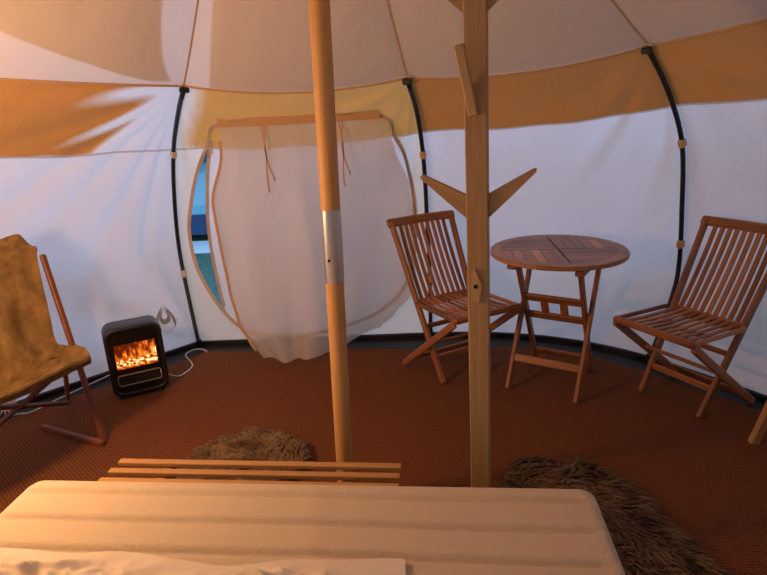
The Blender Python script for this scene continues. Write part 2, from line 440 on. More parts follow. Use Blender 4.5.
# sheer screen hanging inside the doorway
scr = thing('door_screen', 'sheer off-white screen hanging inside the doorway from a tan webbing strip', 'screen', (-.45, 3.50, .02))
so = V3(scr.location)
def sc_top(a):
    p = surf('front', .178, .884, off=-.032, wr=False).lerp(surf('front', .838, .893, off=-.032, wr=False), a); p.y -= .02*math.sin(PI*a); p.z -= .006*math.sin(PI*a); return p
def sc_pt(a, b):     # a across 0..1, b down 0..1
    t = sc_top(a)
    le = [(0, 0), (.12, .002), (.3, -.075), (.5, -.060), (.68, -.045), (.84, -.005), (.93, .06), (1, .13)]
    re = [(0, 0), (.12, .075), (.3, .165), (.5, .205), (.68, .20), (.84, .16), (.93, .05), (1, -.06)]
    def ip(tab):
        for (x0, y0), (x1, y1) in zip(tab[:-1], tab[1:]):
            if x0 <= b <= x1: return y0+(y1-y0)*(lambda f: .35*f+.65*f*f*(3-2*f))((b-x0)/(x1-x0))
        return tab[-1][1]
    dx = ip(le)*(1-a)+ip(re)*a
    zb = .045-.028*math.exp(-((a-.18)/.16)**2)+.035*sm(.72, 1.0, a)+.012*sm(.25, .5, a)
    z = t.z+(zb-t.z)*b
    fold = .034*(math.sin(a*26+2.2*nz(a*4, b*2))+.5*math.sin(a*11+2*nz(a*3, b, 6)))*sm(.05, .6, b)*(.4+.6*(1-a))+.02*nz(a*3, b*2.2, 4)*sm(0, .3, b)
    y = t.y-.045*sm(0, .25, b)+fold-.06*sm(.5, 1, b)
    vv = max(z, 0)/1.68; yw = surf('front', min(max(.18+.66*a, 0), 1), vv, wr=False).y-.045; k_ = sm(.45, .95, a)*sm(0, .35, b); y += (yw+fold*.4-y)*k_
    return V3((t.x+dx, y, z))-so
m = MB(); m.open = True
m.grid(sc_pt, 110, 90, lambda a, b: (a*1.1, b*1.45, 0)); m.build('mesh_panel', MESHCLOTH, scr)
m = MB()
tp = [sc_top(a/16*1.0)-so+V3((0, -.006, .015)) for a in range(17)]
m.ribbon(tp, .050, (0, 0, 1), .006); m.build('header_strip', TANWEB, scr)
m = MB()
lp = [sc_pt(0, .06+.9*k/30)+V3((0, -.004, 0)) for k in range(31)]
m.ribbon(lp, .016, (1, 0, 0), .004); m.build('edge_binding', TANWEB, scr)
for ax, ln, sw in ((.27, .37, .03), (.745, .36, .03)):
    for k, dd in ((0, 0), (1, .016)):
        m = MB(); p = sc_top(ax)-so+V3((dd, -.02, -.005)); pts = []
        for t in range(13):
            f = t/12; pts.append(p+V3((sw*f+.012*math.sin(f*5+k*2), -.035*sm(0, .3, f), -(ln*(1 if k == 0 else .82))*f)))
        m.ribbon(pts, .009, (1, 0, 0), .002); m.tube([pts[-1]+V3((0, 0, .008)), pts[-1], pts[-1]-V3((0, 0, .012))], [.003, .006, .002], 6)
        m.build('tie_tape', TANWEB, scr)

# roof
def rp(i, t):
    e = hoop(i, 1); k = t
    return V3((e.x+(CX-e.x)*k, e.y+(CY-e.y)*k, e.z+(APEX-e.z)*t**1.08))
def roof_pt(side, u, t, off=0.0):
    i, j, bow, sag = PANELS[side]
    a, b = rp(i, t), rp(j, t); q = 4*u*(1-u); p = a.lerp(b, u)
    p.z -= sag*q*(1-t)-off
    p.z += (.012*nz(u*4, t*5, len(side))+.005*nz(u*11, t*13, len(side)))*sm(0, .08, t)*sm(0, .05, u)*sm(0, .05, 1-u)
    return p
m = MB(); m.open = True
for s in PANELS:
    fine = s in ('left', 'front', 'right', 'far_right'); n = 50 if fine else 16
    # the stitch line along each hoop seam is drawn where |tone| is tiny
    m.grid(lambda u, t: roof_pt(s, u, min(t, .985)), n, n, lambda u, t: (u*1.5*(1-t)+9*len(s), t*2, .5), lambda u, t: -(.001+min(u, 1-u)*1.6*(1-t*.9)))
roof = tag(m.build('ceiling', ROOFCLOTH), kind='structure')
for i in (7, 0, 1, 2, 3):
    m = MB(); pts = [rp(i, t/12*.97)-V3((0, 0, .006)) for t in range(13)]
    a = math.radians(HOOPS[i][0]); m.ribbon(pts, .009, (-math.sin(a), math.cos(a), 0), .003); m.build('seam_tape', TANWEB, roof)
# eave seam roll
for s in ('left', 'front', 'right', 'far_right'):
    m = MB(); m.tube([surf(s, k/30, 1, wr=False)+V3((0, 0, -.004)) for k in range(31)], .007, 6); m.build('eave_seam', TANWEB, roof)
# outer cover lying on the roof: where it is cut away the cloth below glows brighter
def cover(side, ulo, tlo, n=44):
    m = MB(); m.open = True
    def f(a, b):
        t0 = tlo(a); t = t0+(.985-t0)*b; lo = ulo(t); u = lo+(1-lo)*a; return roof_pt(side, u, t, .009)
    m.grid(f, n, n, lambda a, b: (a*1.5+7*len(side), b*2, .3), lambda a, b: -1); return m.build('roof_cover', COVER, roof)
cover('front', lambda t: .115-.12*min(t, .3), lambda a: 0)
cover('right', lambda t: 0, lambda a: 0); cover('far_right', lambda t: 0, lambda a: 0)
cover('left', lambda t: .02+.16*math.sqrt(max(t, 0)/.3), lambda a: 0.012+.22*max(0, a-.10))
for s in ('near_right', 'rear', 'near_left', 'far_left'): cover(s, lambda t: 0, lambda a: 0, 10)

# ground sheet, matting, lip, lawn
base = []
ORDER = [('front', 1), ('right', 1), ('far_right', 1), ('near_right', 1), ('rear', 1), ('near_left', 1), ('far_left', 1), ('left', -1)]
for s, d in ORDER:
    for k in range(24):
        u = k/24 if d > 0 else 1-k/24; p = surf(s, u, 0, wr=False); base.append((p.x, p.y))
def inset(poly, d):
    r = []
    for x, y in poly:
        L = math.hypot(x-CX, y-CY); r.append((CX+(x-CX)*(L-d)/L, CY+(y-CY)*(L-d)/L))
    return r
m = MB(); m.prism(inset(base, -.02), -.02, 0.0); tag(m.build('floor', BLACKSHEET), kind='structure')
m = MB(); N_ = len(base)
ins = inset(base, .012); ins2 = inset(base, .028)
for k in range(N_):
    j = (k+1) % N_
    q = [(*ins[k], 0), (*ins[j], 0), (*ins[j], .035), (*ins[k], .035), (*ins2[k], 0), (*ins2[j], 0), (*ins2[j], .03), (*ins2[k], .03)]
    m.add(q, [(0, 1, 2, 3), (4, 7, 6, 5), (3, 2, 6, 7), (0, 4, 5, 1)])
tag(m.build('trim_1', BLACKSHEET), kind='structure')
m = MB(); NRg = 60
cin = [inset(base, .155) for k in range(1)][0]
def carp(a, b):
    k = round(a*N_) % N_; x, y = cin[k]; w_ = 1-.05*math.exp(-((x-.35)/.4)**2)*(y > 2.5)+.018*nz(x*2.5, y*2.5, 8)*sm(.8, 1, b); x, y = CX+(x-CX)*w_, CY+(y-CY)*w_; x = CX+(x-CX)*b; y = CY+(y-CY)*b
    return (x, y, .011+.003*nz(x*5, y*5)+.006*nz(x*2.2, y*2.2, 4)*sm(.6, 1, b) if b < 1 else .002)
m.open = True
m.grid(carp, N_, NRg, lambda a, b: (carp(a, b)[0], carp(a, b)[1], 0))
cp = m.build('floor_matting', COIR, None)
tag(cp, 'rust-brown coir matting covering the tent floor up to the black edge', 'matting')
m = MB(); m.open = True
m.grid(lambda u, v: (-30+60*u, -30+60*v, -.03), 20, 20, lambda u, v: (60*u, 60*v, 0)); tag(m.build('ground', GRASS), kind='structure')

# printed flame-drop mark low on the left wall, beside the doorway hoop
def mark_pt(a, b, off=-.004): return surf('left', .101-a/panel_len('left'), (.129+b/1.72), off=off-.002)
def drop(w, h, y0, n=36):
    r = []
    for k in range(n):
        t = 2*PI*k/n; x = w*math.sin(t)*(math.sin(t/2)**1.3); r.append((x, y0+h*.5*math.cos(t)*1.0))
    return r
m = MB(); m.open = True
def patch(outer_, inner_):
    n = len(outer_); vs = [mark_pt(*p) for p in outer_]+[mark_pt(*p) for p in inner_]
    m.add(vs, [(k, (k+1) % n, n+(k+1) % n, n+k) for k in range(n)])
patch(drop(.050, .110, .026), drop(.024, .072, .040))
def arcdrop(k0, k1, n=40):
    o = drop(.092, .190, .012, 80); q = drop(.066, .150, .008, 80); vs = []
    for k in range(k0, k1+1):
        f = min(1, 4*min(k-k0, k1-k)/(k1-k0)+.05); p, r = o[k % 80], q[k % 80]
        vs += [mark_pt(*p), mark_pt(p[0]+(r[0]-p[0])*f, p[1]+(r[1]-p[1])*f)]
    m.add(vs, [(2*k, 2*k+1, 2*k+3, 2*k+2) for k in range(k1-k0)])
arcdrop(6, 31); arcdrop(49, 74)
for k in range(9):                                        # the arc of small worn lettering below it
    t = math.radians(-118+k*13); 
    for (x0, x1, y0, y1) in ((-.004, -.002, -.006, .006), (.001, .003, -.006, .006), (-.003, .002, (-.002, .004)[k % 2], (0, .006)[k % 2])):
        vs = [mark_pt((.078+y)*math.cos(t)-x*math.sin(t), .004+(.078+y)*math.sin(t)+x*math.cos(t)) for x, y in ((x0, y0), (x1, y0), (x1, y1), (x0, y1))]
        m.add(vs, [(0, 1, 2, 3)])
m.build('printed_mark', LOGOGREY, W['left'])

# hoop poles
for i, lab, loops, lc in ((0, 'black hoop pole between the doorway and the heater corner, pale webbing loops', (.775, .29), PALEWEB),
                          (1, 'black hoop pole right of the doorway, above the slatted chair beside it', (.74, .25), TANWEB),
                          (2, 'black hoop pole on the right wall, rising between table and right chair', (.72, .39), TANWEB)):
    t = thing('tent_pole', lab, 'tent pole', hoop(i, 0, .06)); o = V3(t.location)
    m = MB(); m.tube([hoop(i, .004+.982*k/40, .034)-o for k in range(41)], .0135, 12); m.build('hoop_rod', BLACKPOLE, t)
    a = math.radians(HOOPS[i][0]); rad = V3((math.cos(a), math.sin(a), 0)); tan_ = V3((-math.sin(a), math.cos(a), 0))
    p = hoop(i, .985, .05)-o; m = MB(); m.bar(p-tan_*.026, p+tan_*.026, .03, .028, (0, 0, 1), .006); m.build('end_clip', BLACKPOLE, t)
    m = MB(); m.tube([p+V3((0, 0, .022))-tan_*.03, p+V3((0, 0, .03)), p+V3((0, 0, .022))+tan_*.03], .006, 8); m.build('knotted_tie', PALEWEB, t)
    for lv in loops:
        d = (hoop(i, lv+.02)-hoop(i, lv-.02)).normalized(); q = hoop(i, lv, .034)-o
        m = MB(); m.bar(q-d*.024, q+d*.024, .034, .040, tan_, .006); m.build('webbing_loop', lc, t)
    p = hoop(i, 0.004, .034)-o; m = MB(); m.bar(p, p+V3((0, 0, .045)), .036, .03, tan_, .004); m.build('foot_socket', BLACKPOLE, t)
# ------------------------------------------------------------------ centre pole
POLE = 'wooden centre pole with a steel sleeve joint, standing behind the slatted bench'
t = thing('centre_pole', POLE, 'pole', (CX+.012, CY, .011)); t.rotation_euler = (0, .0175, 0)
def ring_tube(r0, r1, z0, z1, mat, name, rad=None):
    m = MB(); n = 14
    st = [0, .0015]+[k/n for k in range(1, n)]+[.9985, 1]; m.tube([(0, 0, z0+(z1-z0)*k) for k in st], [r0+(r1-r0)*k for k in st], 28, .5); return m.build(name, mat, t)
ring_tube(.0325, .0325, .0, 1.00, PINE, 'lower_pole'); ring_tube(.0335, .0325, 1.0, 2.96, PINE, 'upper_pole')
ring_tube((.0352), .0352, .950, 1.206, STEEL, 'steel_sleeve')
m = MB(); m.tube([(-.012, -.0335, 1.035), (-.0125, -.0375, 1.035)], .005, 10); m.build('rivet', SCREW, t)

# ------------------------------------------------------------------ coat stand
t = thing('coat_stand', 'square wooden coat stand with splayed pegs rising beside the mattress', 'coat stand', (.310, 1.75, .012), math.radians(-15)); t.rotation_euler = (0, -.014, math.radians(-15))
m = MB(); m.bar((0, 0, .0), (0, 0, 1.98), .064, .055, (1, 0, 0), .003, .35); m.build('post', STANDPINE, t)
def peg(p0, p1, w0, w1, th, nrm, name='peg'):
    m = MB(); p0 = V3(p0); p1 = V3(p1); d = (p1-p0).normalized(); n_ = V3(nrm); s = d.cross(n_).normalized(); r0 = random.random()*30
    rings = []; g = []
    L = (p1-p0).length
    for f, w in ((0, w0), (.02, w0), (.5, (w0+w1)/2), (.93, w1), (.98, w1*.7), (1, w1*.3)):
        c = p0+d*L*f; q = [(-w/2, -th/2), (w/2, -th/2), (w/2, th/2), (-w/2, th/2)]
        rings.append([c+s*a+n_*b for a, b in q]); g.append([(L*f+r0, a+.2, b) for a, b in q])
    m.loft(rings, g, .3); return m.build(name, STANDPINE, t)
for zb in (1.235, 1.80):
    peg((-.010, 0, zb-.012), (-.168, -.0, zb+.095), .062, .015, .026, (0, 1, 0))
    peg((.010, 0, zb-.012), (.168, .0, zb+.105), .062, .014, .026, (0, 1, 0))
for zb, hh in ((1.525, .19), (.96, .06)):
    m = MB(); 
    if hh > .1:
        m.bar((-.006, -.026, zb-.025), (-.036, -.085, zb+hh-.035), .026, .030, (1, 0, 0), .003, .8)
        o = m.build('peg', STANDPINE, t)
        m = MB(); m.tube([(-.014, -.040, zb+.018), (-.014, -.052, zb+.014)], .0065, 10); m.build('screw', SCREW, o)
    else:
        m.prism([(-.020, -.055), (.004, -.055), (.014, -.005), (-.008, .05), (-.020, .03)], -.010, .0, .9, 0, PI/2, lambda x, y, z: (x, -.0265+z, zb+.04+y))
        o = m.build('brace_plate', STANDPINE, t)
        m = MB(); m.tube([(-.006, -.034, zb+.035), (-.006, -.040, zb+.035)], .0065, 10); m.build('screw', SCREW, o)
for k in range(4):
    a = k*PI/2+PI/4; d = V3((math.cos(a), math.sin(a), 0)); m = MB()
    m.bar(d*.03+V3((0, 0, .05)), d*.135+V3((0, 0, .018)), .034, .036, (-d.y, d.x, 0), .004); m.build('foot', STANDPINE, t)

# ------------------------------------------------------------------ folding teak chairs
CH = thing('folding_chair', 'slatted teak folding chair left of the round table, in front of the doorway', 'chair', (.388, 3.262, .012), -2.667, 'slatted folding chairs')
W_, A_, B_, C_, HT = .42, .162, .20, .314, .885
def stile(z): return A_-(A_+C_)*z/HT
kids = []
for s in (-1, 1):
    x = s*W_/2
    m = MB(); m.bar((s*.165, A_, 0), (x, stile(HT-.02), HT-.02), .024, .040, (1, 0, 0), .005); kids.append(m.build('back_leg_stile', TEAK, CH))
    x2 = s*(W_/2+.004)
    m = MB(); m.bar((x2, .350, .432), (x2, -B_, 0), .022, .040, (1, 0, 0), .005); kids.append(m.build('seat_leg', TEAK, CH))
m = MB(); dz = .86
m.bar((-W_/2-.025, stile(dz)-.002, dz), (W_/2+.025, stile(dz)-.002, dz), .052, .028, (0, -.474, .88), .008, .3, (0, -.018, 0)); kids.append(m.build('top_rail', TEAK, CH))
m = MB(); zb = .432
m.bar((-.18, stile(zb), zb), (.18, stile(zb), zb), .028, .022, (0, -.474, .88), .004)
for k in range(9):
    x = (k-4)*.0375
    m.bar((x, stile(zb), zb), (x, stile(.85)-.016*(1-(x/.2)**2), .85), .0235, .011, (1, 0, 0), .003, None, (0, -.012, 0))
kids.append(m.build('backrest', TEAK, CH))
m = MB()
m.bar((-W_/2-.012, .352, .446), (W_/2+.012, .352, .446), .034, .034, (0, 1, 0), .011, .5)
m.bar((-.18, -.045, .418), (.18, -.045, .418), .03, .022, (0, 0, 1), .003)
m.bar((-W_/2+.037, .17, .425), (W_/2-.037, .17, .425), .03, .016, (0, 1, 0), .003)
for s in (-1, 1): m.bar((s*(W_/2+.000), .345, .448), (s*(W_/2+.000), -.045, .434), .016, .022, (1, 0, 0), .004)
for k in range(9):
    x = (k-4)*.0405
    m.bar((x, .340, .449), (x, -.066, .437), .0235, .011, (1, 0, 0), .003, None, (0, 0, -.008))
kids.append(m.build('seat', TEAK, CH))
for (y, z, hw, w, d) in ((stile(.135), .135, .168, .034, .018), (-.118, .066, W_/2, .034, .016), (.11, .24, W_/2, .018, .018), (stile(.30), .30, .175, .03, .016)):
    m = MB(); m.bar((-hw, y, z), (hw, y, z), w, d, (0, .25, .97), .004); kids.append(m.build('stretcher', TEAK, CH))
dup(CH, (1.575, 2.77, .012), 2.069, 'slatted teak folding chair right of the round table, turned towards it', kids)

# ------------------------------------------------------------------ round table
t = thing('round_table', 'round teak folding table with inlaid slat top, between the two slatted chairs', 'table', (.930, 3.025, .012), math.radians(-32.7))
HT_ = .763
def clip(poly, r, n=40):
    cir = [(r*math.cos(2*PI*k/n), r*math.sin(2*PI*k/n)) for k in range(n)]
    for k in range(n):
        a, b = cir[k], cir[(k+1) % n]; o = []
        ins = lambda p: (b[0]-a[0])*(p[1]-a[1])-(b[1]-a[1])*(p[0]-a[0]) >= -1e-9
        for q in range(len(poly)):
            p0, p1 = poly[q], poly[(q+1) % len(poly)]; i0, i1 = ins(p0), ins(p1)
            if i0: o.append(p0)
            if i0 != i1:
                e = (b[0]-a[0], b[1]-a[1]); d = (p1[0]-p0[0], p1[1]-p0[1]); den = e[0]*d[1]-e[1]*d[0]
                tt = -(e[0]*(p0[1]-a[1])-e[1]*(p0[0]-a[0]))/den; o.append((p0[0]+d[0]*tt, p0[1]+d[1]*tt))
        poly = o
        if len(poly) < 3: return None
    return poly
m = MB(); R0 = .352
for k in range(8):                                        # rim boards
    a0, a1 = k*PI/4+.003, (k+1)*PI/4-.003
    po = [(R0*math.cos(a0+(a1-a0)*q/9), R0*math.sin(a0+(a1-a0)*q/9)) for q in range(10)]+[(.292*math.cos(a1-(a1-a0)*q/9), .292*math.sin(a1-(a1-a0)*q/9)) for q in range(10)]
    # as quads so the ring sector stays clean
    mid = (a0+a1)/2+PI/2; r0 = random.random()*40; tn = .25+.35*random.random(); ri = []; gi = []
    for q in range(10):
        a = a0+(a1-a0)*q/9; c, s = math.cos(a), math.sin(a)
        sec = [(.292, HT_-.024), (R0-.004, HT_-.024), (R0, HT_-.020), (R0, HT_-.004), (R0-.004, HT_), (.292, HT_)]
        ri.append([(r*c, r*s, z) for r, z in sec]); gi.append([(r*c*math.cos(mid)+r*s*math.sin(mid)+r0, -r*c*math.sin(mid)+r*s*math.cos(mid), z) for r, z in sec])
    m.loft(ri, gi, tn)
q45 = math.radians(28)
for qx in (-1, 1):                                        # quadrants of slats laid in turn
    for qy in (-1, 1):
        for k in range(6):
            lo, hi = .004+k*.0485, .004+(k+1)*.0485-.003
            po = [(lo, .004), (hi, .004), (hi, .29), (lo, .29)] if qx*qy > 0 else [(.004, lo), (.29, lo), (.29, hi), (.004, hi)]
            po = [(x*qx, y*qy) for x, y in po]
            if qx*qy < 0: po = po[::-1]
            c, s = math.cos(q45), math.sin(q45); po = [(x*c-y*s, x*s+y*c) for x, y in po]
            po = clip(po, .2905)
            if po: m.prism(po, HT_-.020, HT_-.0005, random.choice((.05, .2, .35, .5, .9, 1.15)), 0, q45+(PI/2 if qx*qy > 0 else 0))
m.build('table_top', TABLETEAK, t)
m = MB(); n = 32; m.prism([(.30*math.cos(2*PI*k/n), .30*math.sin(2*PI*k/n)) for k in range(n)], HT_-.032, HT_-.021, .2)
m.build('under_board', TEAK, t)
for s in (-1, 1):
    m = MB(); m.bar((s*.186, -.21, 0), (s*.186, .165, .715), .022, .040, (1, 0, 0), .004, .45); m.build('leg', TEAK, t)
    m = MB(); m.bar((s*.160, .21, 0), (s*.160, -.165, .715), .022, .040, (1, 0, 0), .004, .3); m.build('leg', TEAK, t)
    m = MB(); m.bar((s*.173, -.23, .707), (s*.173, .23, .707), .046, .034, (1, 0, 0), .004, .3); m.build('cleat', TEAK, t)
def rf(z): return .21-.375*z/.715
def fr(z): return -.21+.375*z/.715
m = MB(); m.bar((-.186, fr(.16)-.006, .16), (.186, fr(.16)-.006, .16), .042, .018, (0, .46, .89), .004, .6); m.build('stretcher', TEAK, t)
m = MB(); m.bar((-.160, rf(.10), .10), (.160, rf(.10), .10), .040, .018, (0, -.46, .89), .004); m.build('stretcher', TEAK, t)
m = MB()
for z in (.375, .495): m.bar((-.160, rf(z), z), (.160, rf(z), z), .048, .018, (0, -.46, .89), .004, .3)
for x in (-.052, .052): m.bar((x, rf(.36), .36), (x, rf(.51), .51), .042, .012, (1, 0, 0), .003, .4)
m.build('gate_rail', TEAK, t)

# ------------------------------------------------------------------ stool at the right edge
t = thing('wooden_stool', 'pale wooden stool cut off by the right edge, one slanted leg in view', 'stool', (1.787, 2.23, .012), math.radians(8))
m = MB(); m.box((0.07, 0, .445), (.24, .27, .03), 0, .006, .6); m.build('seat', BENCHPINE, t)
for sx, sy in ((-1, -1), (-1, 1), (1, -1), (1, 1)):
    m = MB(); m.bar((.06+sx*.205, sy*.10-.0, 0), (.06+sx*.075, sy*.09, .432), .030, .042, (0, 1, 0), .004, .5); m.build('leg', BENCHPINE, t)
for sy in (-1, 1):
    m = MB(); m.bar((-.09, sy*.098, .20), (.21, sy*.098, .20), .02, .03, (0, 1, 0), .004); m.build('stretcher', BENCHPINE, t)

# ------------------------------------------------------------------ stove heater
HA = math.radians(27)
t = thing('electric_heater', 'small black electric stove heater with a glowing flame screen by the left wall', 'heater', (-1.443, 3.15, .013), HA)
def rrect(w, h, r, n=6, cz=0):
    o = []
    for cx, cy, a0 in ((w/2-r, h/2-r, 0), (-w/2+r, h/2-r, PI/2), (-w/2+r, -h/2+r, PI), (w/2-r, -h/2+r, 1.5*PI)):
        for k in range(n+1): a = a0+PI/2*k/n; o.append((cx+r*math.cos(a), cz+cy+r*math.sin(a)))
    return o
HW, HH, HD = .305, .415, .155
m = MB(); rings = []
for y, k in ((HD/2, .014), (HD/2-.012, 0), (-HD/2+.012, 0), (-HD/2, .006), (-HD/2, .022), (-HD/2+.010, .026)):
    rings.append([(x, y, z) for x, z in rrect(HW-2*k, HH-2*k, .055-k*.6, 7, HH/2+.008)])
m.loft(rings, None, .5, True); body = m.build('casing', HEATBLK, t)
m = MB(); m.loft([[(x, y, z) for x, z in rrect(HW-.056, HH-.056, .036, 6, HH/2+.008)] for y in (-HD/2+.012, -HD/2+.004)], None, .5); m.build('front_panel', HEATFACE, t)
sx0, sx1, sz0, sz1, yf = -.108, .108, .180, .325, -HD/2+.0025
m = MB(); m.add([(sx0, yf, sz0), (sx1, yf, sz0), (sx1, yf, sz1), (sx0, yf, sz1), (sx0, yf+.003, sz0), (sx1, yf+.003, sz0), (sx1, yf+.003, sz1), (sx0, yf+.003, sz1)],
    [(0, 1, 2, 3), (4, 7, 6, 5), (0, 4, 5, 1), (1, 5, 6, 2), (2, 6, 7, 3), (3, 7, 4, 0)], [(0, 0, 0), (1, 0, 0), (1, 1, 0), (0, 1, 0)]*2); m.build('flame_screen', FLAME, t)
m = MB(); a = rrect(.228, .062, .012, 4, .112)
m.tube([(x, yf-.001, z) for x, z in a]+[(a[0][0], yf-.001, a[0][1])], .0036, 6); m.build('vent_frame', SILVER, t)
m = MB()
for k in range(5): m.bar((-.105, yf+.002, .092+k*.010), (.105, yf+.002, .092+k*.010), .005, .004, (0, 0, 1), .001)
m.build('vent_grille', HEATBLK, t)
for x in (-.11, .11):
    for y in (-.055, .055):
        m = MB(); m.tube([(x, y, -.001), (x, y, .012)], .013, 12); m.build('foot', CAREMAT, t)
def cable(name, pts, label, r=.0042, mat=WHITEPL, cat='cable', n=10):
    m = MB(); P = [V3(p) for p in pts]; out = []
    Q = [P[0]]+P+[P[-1]]
    for k in range(1, len(Q)-2):
        a, b, c, d = Q[k-1:k+3]
        for q in range(n):
            f = q/n; out.append(.5*((2*b)+(c-a)*f+(2*a-5*b+4*c-d)*f*f+(3*b-a-3*c+d)*f**3))
    out.append(P[-1]); m.tube(out, r, 8); o = m.build(name, mat, None, P[0]); return tag(o, label, cat)
cable('power_cable', [(-1.345, 3.27, .06), (-1.27, 3.30, .02), (-1.235, 3.45, .017), (-1.33, 3.62, .018), (-1.30, 3.70, .02), (-1.24, 3.70, .02), (-1.20, 3.66, .02)], 'white cable curling from the heater towards the doorway hoop foot')
cable('power_cable', [(-1.72, 3.36, .02), (-1.80, 3.235, .018), (-1.90, 3.06, .018), (-1.97, 2.93, .018), (-2.03, 2.91, .02), (-2.09, 2.89, .018)], 'white cable lying along the left wall behind the sling chair')
m = MB(); o0 = V3((-2.065, 2.87, .03))
for k in range(6):
    a = k*PI/6+.2; d = V3((math.cos(a), 0.45*math.sin(a), .8*math.sin(a)))
    m.tube([V3((0, 0, .04))+d*(.065*math.sin(f*PI))*(1 if k % 2 else .8)+V3((.012*math.cos(f*PI), .01, .006*k-.01)) for f in [q/10-.5+.5 for q in range(11)]], .0045, 6)
    m.tube([V3((0, 0, .05)), V3((0, 0, .05))+d*.07], .0045, 6); 
    m.tube([V3((0, 0, .05)), V3((0, 0, .05))-V3((d.x, d.y, abs(d.z)*.6))*.06], .0045, 6)
tag(m.build('guy_rope', PALEWEB, None, (0, 0, 0)), 'tangled pale guy rope bundle on the floor under the sling chair', 'rope')
bpy.data.objects['guy_rope'].location = o0

# ------------------------------------------------------------------ sling chair
fx = V3((.9, -.44, 0)).normalized(); fw = V3((-fx.y, fx.x, 0))
SO = V3((-1.42, 2.57, .012)); SW = .62
t = thing('sling_chair', 'folding wooden sling chair in ochre suede cloth at the left edge', 'chair', SO)
def sp(a, b, z): return fx*a+fw*b+V3((0, 0, z))
EDGE = [(.098, -.04, .475), (.118, -.045, .515), (.095, -.038, .545), (.02, -.015, .535), (-.08, .01, .515), (-.18, .045, .495), (-.235, .062, .495), (-.262, .072, .53), (-.275, .080, .62), (-.285, .088, .74), (-.295, .096, .86), (-.302, .100, .95), (-.308, .104, 1.01), (-.318, .108, 1.03), (-.335, .11, 1.01)]
def edge(tt):
    k = tt*(len(EDGE)-1); i = min(int(k), len(EDGE)-2); f = k-i
    p = [EDGE[min(max(i+d, 0), len(EDGE)-1)] for d in (-1, 0, 1, 2)]
    return [.5*((2*p[1][c])+(-p[0][c]+p[2][c])*f+(2*p[0][c]-5*p[1][c]+4*p[2][c]-p[3][c])*f*f+(-p[0][c]+3*p[1][c]-3*p[2][c]+p[3][c])*f**3) for c in range(3)]
def sling(s, tt):    # s 0 = far edge, 1 = near edge
    a, b, z = edge(tt); q = 4*s*(1-s); back = sm(.45, .6, tt)
    q2 = q**.7
    a += -.075*q2*back*(1-sm(.9, 1, tt)*.5); z -= .085*q2*(1-back)*sm(.03, .25, tt)
    cr = sm(.74, .95, tt); z -= .085*cr*((1-sm(0, .10, s))+(1-sm(0, .10, 1-s)))+.05*cr*sm(.1, .5, s)*sm(.1, .5, 1-s)
    a += .010*math.sin(s*13+2*nz(s*3, tt*3))*back*q; 
    w = .012*nz(s*5, tt*6, 2)+.006*nz(s*12, tt*16, 5)+.012*math.sin(s*22+3*nz(tt*4, s*3))*sm(.35, .5, tt)*(1-sm(.55, .75, tt))
    a += w*back; z += w*(1-back)
    return sp(a, b-SW*s-.02*math.sin(PI*tt)*(0.5-s)*2, z)
m = MB(); m.open = True
m.grid(sling, 70, 110, lambda s, tt: (s*.62, tt*1.1, 0))
m.grid(lambda s, tt: sling(s, tt)+(V3((0, 0, -.007)) if tt < .45 else fx*-.007 + V3((0, 0, -.002))), 70, 110, lambda s, tt: (s*.62, tt*1.1, 0))
m.build('sling', SUEDE, t)
def rod(p, q, name, w=.026, d=.022): 
    m = MB(); m.bar(sp(*p), sp(*q), w, d, fw, .004); return m.build(name, DARKWOOD, t)
for o_, sg in ((0, 1), (-SW, -1)):
    e = .012*sg
    rod((0, o_+e, 0), (-.304, o_+.112 if sg > 0 else o_-.02, .915), 'back_rail')
    rod((.05, o_-.06*sg, .500), (-.27, o_-.02*sg, .42), 'seat_rail', .022, .022)
    rod((.02, o_-.012*sg, .014), (-.43, o_-.012*sg, .014), 'floor_rail', .022, .028)
    rod((-.40, o_+.17 if sg > 0 else o_-.05, .36), (-.56, o_+.24 if sg > 0 else o_-.05, 0), 'rear_leg', .02, .022)
rod((.02, -.05, .49), (-.46, -SW+.12, .02), 'cross_rail', .022, .02)
rod((.02, -SW+.05, .49), (-.50, .20, .03), 'cross_rail', .022, .02)
rod((-.39, .13, .36), (-.39, -SW-.03, .36), 'rear_bar', .02, .02)

# ------------------------------------------------------------------ bench of slats
BA = math.radians(-6.4)
t = thing('slatted_bench', 'low pine slatted bench against the far end of the mattress', 'bench', (-.455, 1.725, .012), BA)
for k in range(4):
    m = MB(); m.bar((-.487-.006*k, -.054*k, .402), (.487, -.054*k, .402), .026, .015, (0, 1, 0), .002, (.7, .55, .8, .6)[k]); m.build('slat', BENCHPINE, t)
for x in (-.31, .32):
    m = MB(); m.bar((x, .012, .378), (x, -.165, .378), .036, .024, (1, 0, 0), .002); m.build('bearer', BENCHPINE, t)
    for y in (-.01, -.14):
        m = MB(); m.bar((x, y, 0), (x, y, .366), .034, .034, (1, 0, 0), .003); m.build('leg', BENCHPINE, t)

